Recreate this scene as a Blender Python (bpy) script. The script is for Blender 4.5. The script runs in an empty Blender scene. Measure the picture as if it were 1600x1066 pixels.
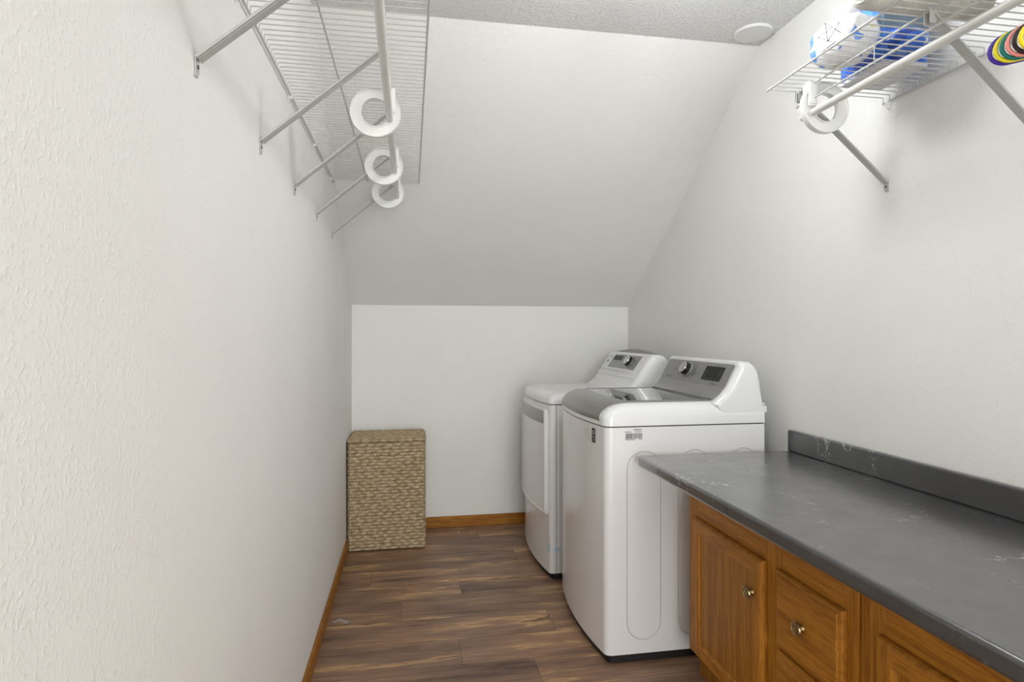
import bpy, bmesh, math, random
from mathutils import Vector, Matrix
random.seed(7)
C = bpy.context.scene
COL = C.collection
PI = math.pi
F = 930.0; H = 1.28; YAW = math.radians(9.7)

# ------------------------------------------------------------------ helpers
BASE = {}
def thing(name, label, cat, loc=(0, 0, 0), group=None):
    o = bpy.data.objects.new(name, None); COL.objects.link(o)
    o.empty_display_size = 0.05
    o.location = loc; BASE[o] = Vector(loc)
    o['label'] = label; o['category'] = cat
    if group: o['group'] = group
    return o
def obj(name, bm, mat, parent=None, smooth=True, angle=35, bevel=0, seg=2, loc=None):
    """links bm (given in room coordinates) as one mesh object"""
    base = Vector(loc) if loc is not None else Vector((0, 0, 0))
    if parent is not None: base = BASE[parent]
    if loc is None and parent is None:
        lo = Vector((min(v.co.x for v in bm.verts), min(v.co.y for v in bm.verts), min(v.co.z for v in bm.verts)))
        hi = Vector((max(v.co.x for v in bm.verts), max(v.co.y for v in bm.verts), 0))
        base = Vector(((lo.x+hi.x)/2, (lo.y+hi.y)/2, lo.z))
    bmesh.ops.translate(bm, verts=bm.verts, vec=-base)
    bmesh.ops.recalc_face_normals(bm, faces=bm.faces)
    me = bpy.data.meshes.new(name)
    bm.to_mesh(me); bm.free()
    mats = mat if isinstance(mat, (list, tuple)) else [mat]
    for m in mats: me.materials.append(m)
    if smooth:
        me.polygons.foreach_set('use_smooth', [True]*len(me.polygons))
        me.set_sharp_from_angle(angle=math.radians(angle))
    o = bpy.data.objects.new(name, me); COL.objects.link(o)
    if parent is not None: o.parent = parent; BASE[o] = BASE[parent]
    else: o.location = base; BASE[o] = base
    if bevel:
        b = o.modifiers.new('bevel', 'BEVEL'); b.width = bevel; b.segments = seg
        b.limit_method = 'ANGLE'; b.angle_limit = math.radians(40); b.harden_normals = False
    return o
def tag(o, label, cat, group=None):
    o['label'] = label; o['category'] = cat
    if group: o['group'] = group
    return o
def struct(name, bm, mat, **k):
    o = obj(name, bm, mat, **k); o['kind'] = 'structure'; return o
def B(): return bmesh.new()
def box(bm, x0, x1, y0, y1, z0, z1):
    vs = [bm.verts.new((x, y, z)) for z in (z0, z1) for x, y in ((x0, y0), (x1, y0), (x1, y1), (x0, y1))]
    for f in ((0,3,2,1),(4,5,6,7),(0,1,5,4),(1,2,6,5),(2,3,7,6),(3,0,4,7)):
        bm.faces.new([vs[i] for i in f])
    return vs
def boxb(*a):
    bm = B(); box(bm, *a); return bm
def loft(bm, rings, close=True, cap=True):
    """rings: list of lists of 3D points with equal length"""
    R = [[bm.verts.new(p) for p in r] for r in rings]
    n = len(R[0])
    for a, b in zip(R, R[1:]):
        for i in range(n if close else n-1):
            j = (i+1) % n
            bm.faces.new((a[i], a[j], b[j], b[i]))
    if cap:
        bm.faces.new(R[0][::-1]); bm.faces.new(R[-1])
    return R
def tube(bm, pts, r, seg=8, closed=False, cap=True):
    pts = [Vector(p) for p in pts]; n = len(pts)
    rings = []; prev = None
    for i, p in enumerate(pts):
        if closed: t = (pts[(i+1) % n]-pts[i-1]).normalized()
        elif i == 0: t = (pts[1]-p).normalized()
        elif i == n-1: t = (p-pts[i-1]).normalized()
        else: t = ((pts[i+1]-p).normalized()+(p-pts[i-1]).normalized()).normalized()
        if prev is None:
            a = Vector((0, 0, 1)) if abs(t.z) < .9 else Vector((1, 0, 0))
            u = t.cross(a).normalized()
        else:
            u = (prev - t*prev.dot(t)).normalized()
        prev = u; v = t.cross(u)
        rr = r[i] if isinstance(r, (list, tuple)) else r
        rings.append([p + (u*math.cos(2*PI*k/seg)+v*math.sin(2*PI*k/seg))*rr for k in range(seg)])
    if closed:
        rings.append(rings[0]); R = [[bm.verts.new(q) for q in rr] for rr in rings[:-1]]; R.append(R[0])
        for a, b in zip(R, R[1:]):
            for i in range(seg): bm.faces.new((a[i], a[(i+1)%seg], b[(i+1)%seg], b[i]))
    else: loft(bm, rings, cap=cap)
def lathe(bm, prof, M, seg=32):
    """prof: (radius, height) pairs round local z; M: matrix"""
    rings = []
    for r, z in prof:
        rings.append([M @ Vector((max(r, 1e-4)*math.cos(2*PI*k/seg), max(r, 1e-4)*math.sin(2*PI*k/seg), z)) for k in range(seg)])
    loft(bm, rings)
def outline(x0, x1, y0, y1, bow, rad, n=24, fx=0, sd=0, bk=0):
    """footprint of an appliance facing -X; bowed front, rounded front corners. fx/sd/bk: insets"""
    x0 += fx; y0 += sd; y1 -= sd; x1 -= bk
    yc = (y0+y1)/2; hw = (y1-y0)/2
    pts = []
    for i in range(n+1):
        y = y0 + rad + (hw*2-2*rad)*i/n
        pts.append((x0 - bow*(1-((y-yc)/hw)**2)+bow*(1-((hw-rad)/hw)**2)*0, y))
    # corner arcs
    def arc(cx, cy, a0, a1, m=6): return [(cx+rad*math.cos(a0+(a1-a0)*k/m), cy+rad*math.sin(a0+(a1-a0)*k/m)) for k in range(1, m)]
    xe = pts[0][0]
    near = arc(xe+rad, y0+rad, -PI/2, -PI, 6)      # from side toward the front at the near corner
    far = arc(xe+rad, y1-rad, PI, PI/2, 6)
    return [(x1, y0), (xe+rad, y0)] + near + pts + far + [(xe+rad, y1), (x1, y1)]
def ring(o, z): return [(x, y, z) for x, y in o]
def patch(bm, f, nu, nv, th=None):
    """grid patch f(u,v)->point; th: offset vector for thickness"""
    G = [[bm.verts.new(f(i/nu, j/nv)) for j in range(nv+1)] for i in range(nu+1)]
    for i in range(nu):
        for j in range(nv): bm.faces.new((G[i][j], G[i+1][j], G[i+1][j+1], G[i][j+1]))
    if th is not None:
        th = Vector(th)
        K = [[bm.verts.new(G[i][j].co+th) for j in range(nv+1)] for i in range(nu+1)]
        for i in range(nu):
            for j in range(nv): bm.faces.new((K[i][j], K[i][j+1], K[i+1][j+1], K[i+1][j]))
        E = [(i, 0) for i in range(nu)]+[(nu, j) for j in range(nv)]+[(i, nv) for i in range(nu, 0, -1)]+[(0, j) for j in range(nv, 0, -1)]
        for k in range(len(E)):
            a, b = E[k], E[(k+1) % len(E)]
            bm.faces.new((G[a[0]][a[1]], G[b[0]][b[1]], K[b[0]][b[1]], K[a[0]][a[1]]))
    return G

# ------------------------------------------------------------------ materials
def srgb(r, g, b):
    f = lambda c: ((c/255+.055)/1.055)**2.4 if c/255 > .04045 else c/255/12.92
    return (f(r), f(g), f(b), 1)
class MT:
    def __init__(s, name, col=(.8, .8, .8, 1), rough=.5, metal=0, spec=.5, coat=0):
        s.m = bpy.data.materials.new(name); s.m.use_nodes = True
        s.nt = s.m.node_tree; s.b = s.nt.nodes['Principled BSDF']
        s.b.inputs['Base Color'].default_value = col; s.b.inputs['Roughness'].default_value = rough
        s.b.inputs['Metallic'].default_value = metal; s.b.inputs['Specular IOR Level'].default_value = spec
        s.b.inputs['Coat Weight'].default_value = coat
    def n(s, t, **k):
        nd = s.nt.nodes.new(t)
        for a, v in k.items():
            if hasattr(nd, a): setattr(nd, a, v)
            else: nd.inputs[a.replace('_', ' ')].default_value = v
        return nd
    def l(s, a, b): s.nt.links.new(a, b)
    def coord(s, scale=(1, 1, 1), kind='Object', loc=(0, 0, 0)):
        tc = s.n('ShaderNodeTexCoord'); mp = s.n('ShaderNodeMapping')
        mp.inputs['Scale'].default_value = scale; mp.inputs['Location'].default_value = loc
        s.l(tc.outputs[kind], mp.inputs['Vector']); return mp.outputs[0]
    def noise(s, vec, scale, detail=4, rough=.5, dist=0):
        nd = s.n('ShaderNodeTexNoise'); nd.inputs['Scale'].default_value = scale
        nd.inputs['Detail'].default_value = detail; nd.inputs['Roughness'].default_value = rough
        nd.inputs['Distortion'].default_value = dist
        if vec is not None: s.l(vec, nd.inputs['Vector'])
        return nd.outputs[0]
    def ramp(s, fac, stops, interp='LINEAR'):
        r = s.n('ShaderNodeValToRGB'); e = r.color_ramp.elements; r.color_ramp.interpolation = interp
        while len(e) < len(stops): e.new(.5)
        for el, (p, c) in zip(e, stops):
            el.position = p; el.color = c if len(c) == 4 else (*c, 1)
        s.l(fac, r.inputs[0]); return r.outputs[0]
    def math(s, op, a, b=None, c=None):
        m = s.n('ShaderNodeMath', operation=op)
        for i, v in enumerate((a, b, c)):
            if v is None: continue
            if isinstance(v, (int, float)): m.inputs[i].default_value = v
            else: s.l(v, m.inputs[i])
        return m.outputs[0]
    def mix(s, fac, a, b, mode='MIX'):
        m = s.n('ShaderNodeMix', data_type='RGBA', blend_type=mode)
        for sock, v in ((m.inputs[0], fac), (m.inputs[6], a), (m.inputs[7], b)):
            if isinstance(v, (int, float)): sock.default_value = v
            elif isinstance(v, tuple): sock.default_value = v
            else: s.l(v, sock)
        return m.outputs[2]
    def bump(s, h, strength, dist):
        b = s.n('ShaderNodeBump'); b.inputs['Strength'].default_value = strength; b.inputs['Distance'].default_value = dist
        s.l(h, b.inputs['Height']); s.l(b.outputs[0], s.b.inputs['Normal'])
    def col(s, c): s.l(c, s.b.inputs['Base Color'])

def paint(name, c, scale=135, strength=.36, dist=.0018, stain=True):
    t = MT(name, c, .75, spec=.25)
    v = t.coord()
    n1 = t.noise(v, scale, 3, .55); n2 = t.noise(v, scale*.35, 2, .5)
    h = t.math('ADD', t.ramp(n1, [(.50, (0,0,0)), (.70, (1,1,1))]), t.math('MULTIPLY', n2, .5))
    t.bump(h, strength, dist)
    if stain:
        n3 = t.noise(v, 1.7, 4, .6)
        c2 = tuple(x*.97 for x in c[:3])+(1,)
        t.col(t.mix(t.ramp(n3, [(.4, (0,0,0)), (.7, (1,1,1))]), c, c2))
    return t.m
WALL = srgb(240, 239, 235)
m_wall = paint('wall_paint', WALL)
m_slope = paint('slope_paint', srgb(239, 238, 235), 120, .6)
m_ceil = paint('ceiling_texture', srgb(240, 240, 238), 100, 1.0, .004, stain=False)

def oak(name, axis, seed=0, tone=1.0):
    t = MT(name, rough=.46, spec=.3)
    sc = {'x': (.9, 22, 22), 'y': (22, .9, 22), 'z': (22, 22, .9)}[axis]
    v = t.coord(sc, loc=(seed*3.1, seed*1.7, seed*2.3))
    n = t.noise(v, 1.1, 3, .5, .5)
    w = t.math('PINGPONG', t.math('MULTIPLY', n, 8), 1.0)
    sc2 = tuple(s*8 for s in sc)
    v2 = t.coord(sc2, loc=(seed, seed, seed)); n2 = t.noise(v2, 2.2, 3, .65)
    T_ = lambda r, g, b: srgb(min(255, r*tone), g*tone, b*tone)
    c = t.ramp(w, [(0, T_(156, 98, 26)), (.35, T_(176, 115, 34)), (1, T_(188, 126, 42))])
    c = t.mix(t.math('MULTIPLY', t.ramp(n2, [(.38, (1,1,1)), (.52, (0,0,0))]), .7), c, T_(128, 76, 16))
    t.col(c); t.bump(n2, .12, .001)
    return t.m
oak_x = oak('oak_grain_across', 'y', 1); oak_z = oak('oak_grain_upright', 'z', 2); oak_h = oak('oak_baseboard', 'x', 3, .95)
oak_hy = oak('oak_baseboard_side', 'y', 4, .95); oak_panel = oak('oak_panel_veneer', 'z', 5, .95)
oak_end = oak('oak_cabinet_end', 'z', 6, .9)
m_dark = MT('dark_gap', srgb(30, 20, 12), .8).m

def counter_mat():
    t = MT('charcoal_laminate', rough=.3, spec=1.0, coat=1.0)
    t.b.inputs['Coat Roughness'].default_value = .22
    v = t.coord()
    n = t.noise(v, 7, 5, .6, .15)
    base = t.ramp(n, [(.3, srgb(38, 38, 40)), (.7, srgb(54, 54, 56))])
    d = t.noise(v, 2.1, 8, .6, .35)
    vein = t.ramp(t.math('ABSOLUTE', t.math('SUBTRACT', d, .5)), [(0, (1,1,1)), (.0016, (.8,.8,.8)), (.0042, (0,0,0))])
    msk = t.ramp(t.noise(v, 4.1, 3, .6), [(.53, (0,0,0)), (.63, (1,1,1))])
    msk2 = t.ramp(t.noise(v, 75, 2, .6), [(.40, (.1,.1,.1)), (.56, (1,1,1))])
    f = t.math('MULTIPLY', t.math('MULTIPLY', vein, msk), msk2)
    c = t.mix(f, base, srgb(205, 205, 205))
    fl = t.ramp(t.noise(v, 120, 1, .5), [(.76, (0,0,0)), (.8, (1,1,1))])
    c = t.mix(t.math('MULTIPLY', fl, .35), c, srgb(110, 110, 112))
    t.col(c)
    t.l(t.ramp(t.noise(v, 11, 4, .6), [(.3, (.26,)*3), (.7, (.38,)*3)]), t.b.inputs['Roughness'])
    return t.m
m_counter = counter_mat()

def floor_mat():
    t = MT('laminate_floor', rough=.42, spec=.45)
    uv = t.n('ShaderNodeUVMap'); at = t.n('ShaderNodeAttribute', attribute_name='tone')
    mp = t.n('ShaderNodeMapping'); t.l(uv.outputs[0], mp.inputs['Vector'])
    # per plank shift
    cx = t.n('ShaderNodeCombineXYZ'); t.l(t.math('MULTIPLY', at.outputs['Fac'], 37), cx.inputs[0]); t.l(t.math('MULTIPLY', at.outputs['Fac'], 91), cx.inputs[1])
    t.l(cx.outputs[0], mp.inputs['Location']); mp.inputs['Scale'].default_value = (1.5, 10, 1)
    n = t.noise(mp.outputs[0], 1.15, 5, .6, .35)
    mp2 = t.n('ShaderNodeMapping'); t.l(uv.outputs[0], mp2.inputs['Vector']); t.l(cx.outputs[0], mp2.inputs['Location']); mp2.inputs['Scale'].default_value = (6, 110, 1)
    n2 = t.noise(mp2.outputs[0], 1.0, 4, .6)
    c = t.ramp(n, [(.28, srgb(92, 68, 56)), (.38, srgb(138, 108, 88)), (.50, srgb(164, 130, 106)), (.57, srgb(180, 142, 110)), (.615, srgb(228, 188, 138)), (.65, srgb(206, 164, 120)), (.68, srgb(110, 82, 64)), (.72, srgb(168, 132, 106)), (.85, srgb(140, 104, 80))])
    c = t.mix(t.math('MULTIPLY', t.ramp(n2, [(.35, (1,1,1)), (.62, (0,0,0))]), .38), c, srgb(66, 46, 34))
    tn = t.ramp(at.outputs['Fac'], [(0, (.74, .73, .74)), (1, (1.06, 1.03, .99))])
    c = t.mix(1.0, c, tn, 'MULTIPLY')
    # joints between planks
    u2 = t.n('ShaderNodeUVMap', uv_map='edge'); sp = t.n('ShaderNodeSeparateXYZ'); t.l(u2.outputs[0], sp.inputs[0])
    ed = t.math('MINIMUM', sp.outputs[0], sp.outputs[1])
    jf = t.ramp(t.math('MULTIPLY', ed, 100), [(.10, (1,1,1)), (.2, (0,0,0))])
    c = t.mix(t.math('MULTIPLY', jf, .6), c, srgb(52, 36, 26))
    # small marks
    ob = t.coord(); 
    t.col(c)
    t.bump(n2, .12, .001)
    t.l(t.ramp(t.noise(ob, 9, 4, .6), [(.3, (.34,)*3), (.7, (.5,)*3)]), t.b.inputs['Roughness'])
    return t.m
m_floor = floor_mat()

def enamel(name, c, rough=.25):
    t = MT(name, c, rough, spec=.5, coat=.3); t.b.inputs['Coat Roughness'].default_value = .12
    v = t.coord(); sc = t.ramp(t.noise(v, 23, 5, .7), [(.70, (0,0,0)), (.78, (1,1,1))])
    t.col(t.mix(t.math('MULTIPLY', sc, .12), c, srgb(120, 115, 108)))
    return t.m
m_enam = enamel('white_enamel', srgb(232, 231, 229))
m_enam_top = enamel('white_gloss_top', srgb(232, 232, 231), .16)
m_wp = MT('white_plastic', srgb(236, 236, 232), .35).m
m_epoxy = MT('epoxy_wire_shaded', srgb(196, 196, 192), .4).m  # white wire dimmed: shade of the backlit underside is in the colour
m_rod = MT('white_coated_rod', srgb(218, 218, 214), .3).m
m_brk = MT('painted_steel_shaded', srgb(190, 190, 186), .35, metal=.15).m  # white braces greyed, underside shade put into the colour
m_black = MT('black_base', srgb(18, 18, 18), .5).m
m_screw = MT('screw_steel', srgb(90, 90, 88), .4, metal=.8).m
m_silver = MT('silver_plastic', srgb(160, 160, 158), .28, metal=.55).m
m_lidgrey = MT('grey_lid_plastic', srgb(136, 136, 132), .28, metal=.3, coat=.2).m
def brushed():
    t = MT('brushed_grey_panel', srgb(140, 140, 138), .34, metal=.35)
    v = t.coord((30, 1.5, 30)); t.bump(t.noise(v, 20, 3, .6), .05, .0005)
    t.col(t.ramp(t.noise(v, 12, 3, .6), [(.3, srgb(138, 139, 138)), (.7, srgb(156, 156, 154))])); return t.m
m_panel = brushed()
m_glass = MT('smoked_lid_glass', srgb(120, 120, 118), .05, metal=.35, coat=1).m
m_display = MT('dark_display', srgb(34, 36, 37), .35, spec=.2).m
m_ink = MT('grey_print', srgb(92, 92, 92), .6).m
m_inkd = MT('dark_print', srgb(52, 52, 54), .5).m
m_chrome = MT('chrome_dial', srgb(205, 205, 202), .15, metal=.9).m
m_groove = MT('rib_groove_shade', srgb(196, 195, 193), .4).m  # white enamel greyed so the groove's shade line shows
m_seam = MT('seam_rubber', srgb(60, 60, 60), .7).m
def brass():
    t = MT('aged_brass', srgb(178, 150, 100), .28, metal=.9); v = t.coord()
    t.col(t.ramp(t.noise(v, 160, 3, .6), [(.35, srgb(120, 98, 62)), (.65, srgb(205, 182, 135))])); return t.m
m_brass = brass()
def seagrass():
    t = MT('woven_seagrass', rough=.8, spec=.2); v = t.coord()
    at = t.n('ShaderNodeAttribute', attribute_name='strand')
    c = t.ramp(t.noise(v, 55, 5, .7), [(.28, srgb(158, 134, 102)), (.48, srgb(198, 176, 140)), (.72, srgb(228, 212, 182))])
    red = t.ramp(t.noise(v, 16, 3, .6), [(.6, (0,0,0)), (.72, (1,1,1))])
    c = t.mix(t.math('MULTIPLY', red, .35), c, srgb(140, 98, 84))
    c = t.mix(at.outputs['Fac'], srgb(96, 76, 54), c)
    t.col(c); vs = t.coord((60, 60, 350)); t.bump(t.noise(vs, 4, 3, .6), .6, .002); return t.m
m_sea = seagrass()
def plain(name, c, r=.4, **k): return MT(name, srgb(*c), r, **k).m

# ------------------------------------------------------------------ room shell
XL, XR, YB, YF = -.372, 1.50, 3.965, -3.0
KZ, CZ, YC = 1.468, 2.534, 2.373      # knee wall height, ceiling height, where the slope meets it
T = .1
def wall_prof(x0, x1):
    bm = B(); prof = [(YF-T, -.0), (YB+T, 0), (YB+T, KZ-.04), (YC, CZ+.06), (YF-T, CZ+.06)]
    loft(bm, [[(x0, y, z) for y, z in prof], [(x1, y, z) for y, z in prof]]); return bm
struct('wall_left', wall_prof(XL-T, XL), m_wall, smooth=False)
struct('wall_right', wall_prof(XR, XR+T), m_wall, smooth=False)
struct('wall_back', boxb(XL, XR, YB, YB+T, 0, KZ+.02), m_wall, smooth=False)
bm = B()
pr = [(YB, KZ), (YC, CZ), (YC, CZ+.1), (YB+T, KZ+.03), (YB+T, KZ-.02), (YB, KZ-.02)]
pr = [(YB, KZ), (YC, CZ), (YC+.02, CZ+.12), (YB+.12, KZ+.08)]
loft(bm, [[(XL, y, z) for y, z in pr], [(XR, y, z) for y, z in pr]])
struct('ceiling_slope', bm, m_slope, smooth=False)
struct('ceiling', boxb(XL, XR, YF, YC+.01, CZ, CZ+.12), m_ceil, smooth=False)
# rear wall behind the viewer, its opening added and widened for fill light
DX0, DX1, DH = -.25, 1.38, 2.25
bm = B(); box(bm, XL, DX0, YF-T, YF, 0, CZ); box(bm, DX1, XR, YF-T, YF, 0, CZ); box(bm, DX0, DX1, YF-T, YF, DH, CZ)
struct('wall_front', bm, m_wall, smooth=False)
bm = B(); w = .06
box(bm, DX0-w, DX0, YF, YF+.015, 0, DH+w); box(bm, DX1, DX1+w, YF, YF+.015, 0, DH+w); box(bm, DX0, DX1, YF, YF+.015, DH, DH+w)
struct('trim_1', bm, oak_z, bevel=.003)
# floor of individual planks in one mesh
bm = B(); uvl = bm.loops.layers.uv.new('UVMap'); uve = bm.loops.layers.uv.new('edge'); tl = bm.faces.layers.float.new('tone')
PW = .195; rows = int((YB-YF)/PW)+2; L = 1.22
k0 = -int((2.5-(YF-T))/PW)-1
rr = random.Random(12)
for k in range(k0, 9):
    y0 = 2.5+k*PW; y1 = y0+PW
    y0c, y1c = max(y0, YF-T), min(y1, YB+.02)
    if y1c <= y0c: continue
    jx = {1: -.04, 2: .25-.0, 0: .62, -1: .2, 3: -.2, 4: .6}.get(k, rr.random()*L)
    x = jx-2*L
    while x < XR+.02:
        a, b = max(x, XL-.02), min(x+L, XR+.02)
        if b > a:
            vs = [bm.verts.new(p) for p in ((a, y0c, 0), (b, y0c, 0), (b, y1c, 0), (a, y1c, 0))]
            f = bm.faces.new(vs); f[tl] = rr.random()
            if k == 1 and x < -.5: f[tl] = .12
            if k == 2 and x < 0: f[tl] = .2
            if k == 0: f[tl] = .5
            off = rr.random()*5
            for lp in f.loops:
                lp[uvl].uv = (lp.vert.co.x+off, lp.vert.co.y)
            # edge distance: encoded 0 at the joints through four corner strips is not linear, so store side coordinate
        x += L
# rebuild each plank as a 3x3 patch so that the edge distance is exact
faces = list(bm.faces)
for f in faces:
    xs = [v.co.x for v in f.verts]; ys = [v.co.y for v in f.verts]
    a, b, c, d = min(xs), max(xs), min(ys), max(ys)
    tone = f[tl]; off = f.loops[0][uvl].uv.x - f.loops[0].vert.co.x
    X = [a, a+.01, b-.01, b]; Y = [c, c+.01, d-.01, d]; EX = [0, .01, .01, 0]
    if b-a < .03: continue
    g = [[bm.verts.new((X[i], Y[j], 0)) for j in range(4)] for i in range(4)]
    for i in range(3):
        for j in range(3):
            nf = bm.faces.new((g[i][j], g[i+1][j], g[i+1][j+1], g[i][j+1])); nf[tl] = tone
            idx = {g[i][j]: (i, j), g[i+1][j]: (i+1, j), g[i+1][j+1]: (i+1, j+1), g[i][j+1]: (i, j+1)}
            for lp in nf.loops:
                ii, jj = idx[lp.vert]
                lp[uvl].uv = (X[ii]+off, Y[jj]); lp[uve].uv = (EX[ii], EX[jj])
bmesh.ops.delete(bm, geom=faces, context='FACES')
struct('floor', bm, m_floor, smooth=False, loc=(0, 0, 0))
# baseboards
BH = .072
def board(x0, x1, y0, y1): return boxb(x0, x1, y0, y1, 0, BH)
struct('baseboard_back', board(XL+.012, XR-.012, YB-.012, YB), oak_h, bevel=.004)
struct('baseboard_left', board(XL, XL+.012, YF, YB), oak_hy, bevel=.004)
struct('baseboard_right', board(XR-.012, XR, 2.12, YB), oak_hy, bevel=.004)

# ceiling cover disc
bm = B(); lathe(bm, [(.0, 0), (.076, 0), (.0765, .003), (.072, .009), (.066, .0095), (.0, .0095)], Matrix.Translation((1.405, 2.27, CZ)) @ Matrix.Rotation(PI, 4, 'X'), 48)
tag(obj('ceiling_cover', bm, plain('cover_white', (232, 232, 230), .45)), 'round flat white cover plate on the ceiling near the right wall', 'cover plate')

# ------------------------------------------------------------------ woven hamper
def weave_face(bm, lay, org, du, dv, w, h, nrm, nu, nv, ph=0.0):
    """woven surface: org + u*du + v*dv; rows along u"""
    rowh = .0185; colw = .052
    G = []
    for j in range(nv+1):
        v = h*j/nv; r = v/rowh; ri = math.floor(r); fr = r-ri
        rowg = []
        for i in range(nu+1):
            u = w*i/nu
            wob = .0016*math.sin(u*61+ri*1.7)+.0012*math.sin(u*23+ri*3.1)
            r2 = (v+wob)/rowh; ri = math.floor(r2); fr = r2-ri
            s = (u+.006*math.sin(ri*2.3))/colw + (ri % 2)*.5 + ph + .06*math.sin(u*37+ri)
            a = math.sqrt(max(0, 1-(2*fr-1)**2))                       # round row
            b = .62+.38*math.cos(2*PI*s)                                 # over and under the stakes
            tw = .5+.5*math.sin(2*PI*(u/.017 + fr*1.2 + ri*.37))          # twist of the strand
            edge = min(1, min(u, w-u)/.006, min(v, h-v)/.004)
            hgt = a*(.0030+.0050*b+.0028*tw)
            dsp = hgt*max(0, edge)
            p = Vector(org)+Vector(du)*u+Vector(dv)*v+Vector(nrm)*dsp
            vt = bm.verts.new(p); vt[lay] = min(1, max(0, hgt/.0085))
            rowg.append(vt)
        G.append(rowg)
    for j in range(nv):
        for i in range(nu): bm.faces.new((G[j][i], G[j][i+1], G[j+1][i+1], G[j+1][i]))
hx0, hx1, hy0, hy1, hz = XL+.016, .083, 3.600, 3.935, .635
ham = thing('hamper', 'woven tan seagrass laundry hamper with flat lid standing in the back left corner', 'laundry hamper', ((hx0+hx1)/2, (hy0+hy1)/2, 0))
bm = B(); lay = bm.verts.layers.float.new('strand')
W_, D_ = hx1-hx0, hy1-hy0
weave_face(bm, lay, (hx0, hy0, .004), (1, 0, 0), (0, 0, 1), W_, hz, (0, -1, 0), 230, 300)
weave_face(bm, lay, (hx1, hy0, .004), (0, 1, 0), (0, 0, 1), D_, hz, (1, 0, 0), 110, 260, .25)
weave_face(bm, lay, (hx0, hy1, .004), (0, -1, 0), (0, 0, 1), D_, hz, (-1, 0, 0), 60, 150, .25)
weave_face(bm, lay, (hx1, hy1, .004), (-1, 0, 0), (0, 0, 1), W_, hz, (0, 1, 0), 60, 150)
obj('basket_body', bm, m_sea, ham, angle=180)
bm = B(); lay = bm.verts.layers.float.new('strand')
z0 = hz+.006
weave_face(bm, lay, (hx0-.004, hy0-.004, z0+.012), (1, 0, 0), (0, 1, 0), W_+.008, D_+.008, (0, 0, 1), 150, 110, .1)
for (o_, d_, w_, n_) in (((hx0-.004, hy0-.004, z0), (1, 0, 0), W_+.008, (0, -1, 0)), ((hx1+.004, hy0-.004, z0), (0, 1, 0), D_+.008, (1, 0, 0)),
                       ((hx0-.004, hy1+.004, z0), (0, -1, 0), D_+.008, (-1, 0, 0)), ((hx1+.004, hy1+.004, z0), (-1, 0, 0), W_+.008, (0, 1, 0))):
    weave_face(bm, lay, o_, d_, (0, 0, 1), w_, .012, n_, 120, 6)
weave_face(bm, lay, (hx0-.004, hy0-.004, z0), (1, 0, 0), (0, 1, 0), W_+.008, D_+.008, (0, 0, -1), 10, 10)
obj('lid', bm, m_sea, ham, angle=180)

# ------------------------------------------------------------------ printed marks
def quad(bm, p, u, v, w, h):
    p, u, v = Vector(p), Vector(u), Vector(v)
    bm.faces.new([bm.verts.new(q) for q in (p, p+u*w, p+u*w+v*h, p+v*h)])

# ------------------------------------------------------------------ washer
def appliance_body(x0, x1, y0, y1, z0, z1, bow, rad=.022):
    bm = B()
    loft(bm, [ring(outline(x0, x1, y0, y1, bow, rad), z) for z in (z0, z1)]); return bm
def frontx(x0, y0, y1, bow):
    yc, hw = (y0+y1)/2, (y1-y0)/2
    return lambda y: x0 - bow*(1-((y-yc)/hw)**2)
wx0, wx1, wy0, wy1, wb = .748, 1.415, 2.206, 2.885, .034
wf = frontx(wx0, wy0, wy1, wb)
was = thing('washing_machine', 'white top-loading washing machine with smoked grey lid, beside the dark countertop', 'washing machine', ((wx0+wx1)/2, (wy0+wy1)/2, 0))
SZ = .919
obj('base_skirt', appliance_body(wx0+.012, wx1-.01, wy0+.006, wy1-.006, 0.0, .036, wb), m_black, was, bevel=.003)
# cabinet with three pressed stadium grooves on each side panel
bm = appliance_body(wx0, wx1, wy0, wy1, .033, SZ-.003, wb, .03)
cab = obj('cabinet', bm, m_enam, was, angle=30)
def stadium(cx, r, za, zb, n=12):
    pts = [(cx+r*math.cos(a), zb-r+r*math.sin(a)) for a in [PI*k/n for k in range(n+1)]]
    pts += [(cx+r*math.cos(a), za+r+r*math.sin(a)) for a in [PI+PI*k/n for k in range(n+1)]]
    return pts
bm = B()
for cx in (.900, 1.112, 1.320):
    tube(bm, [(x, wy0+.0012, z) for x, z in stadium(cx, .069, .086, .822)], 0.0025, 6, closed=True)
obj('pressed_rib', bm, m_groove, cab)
obj('seam_gasket', appliance_body(wx0+.004, wx1-.004, wy0+.004, wy1-.004, SZ-.003, SZ+.002, wb, .026), m_seam, was)
bm = B(); R = []
for d, z in ((0, .921), (0, .950), (.002, .962), (.008, .977), (.017, .990), (.028, 1.0), (.042, 1.006), (.058, 1.008)):
    R.append(ring(outline(wx0-.003, wx1, wy0-.002, wy1+.002, wb, .034, fx=d*1.9, sd=d, bk=0), z))
loft(bm, R)
top = obj('top_frame', bm, m_enam_top, was, angle=50)
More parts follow.
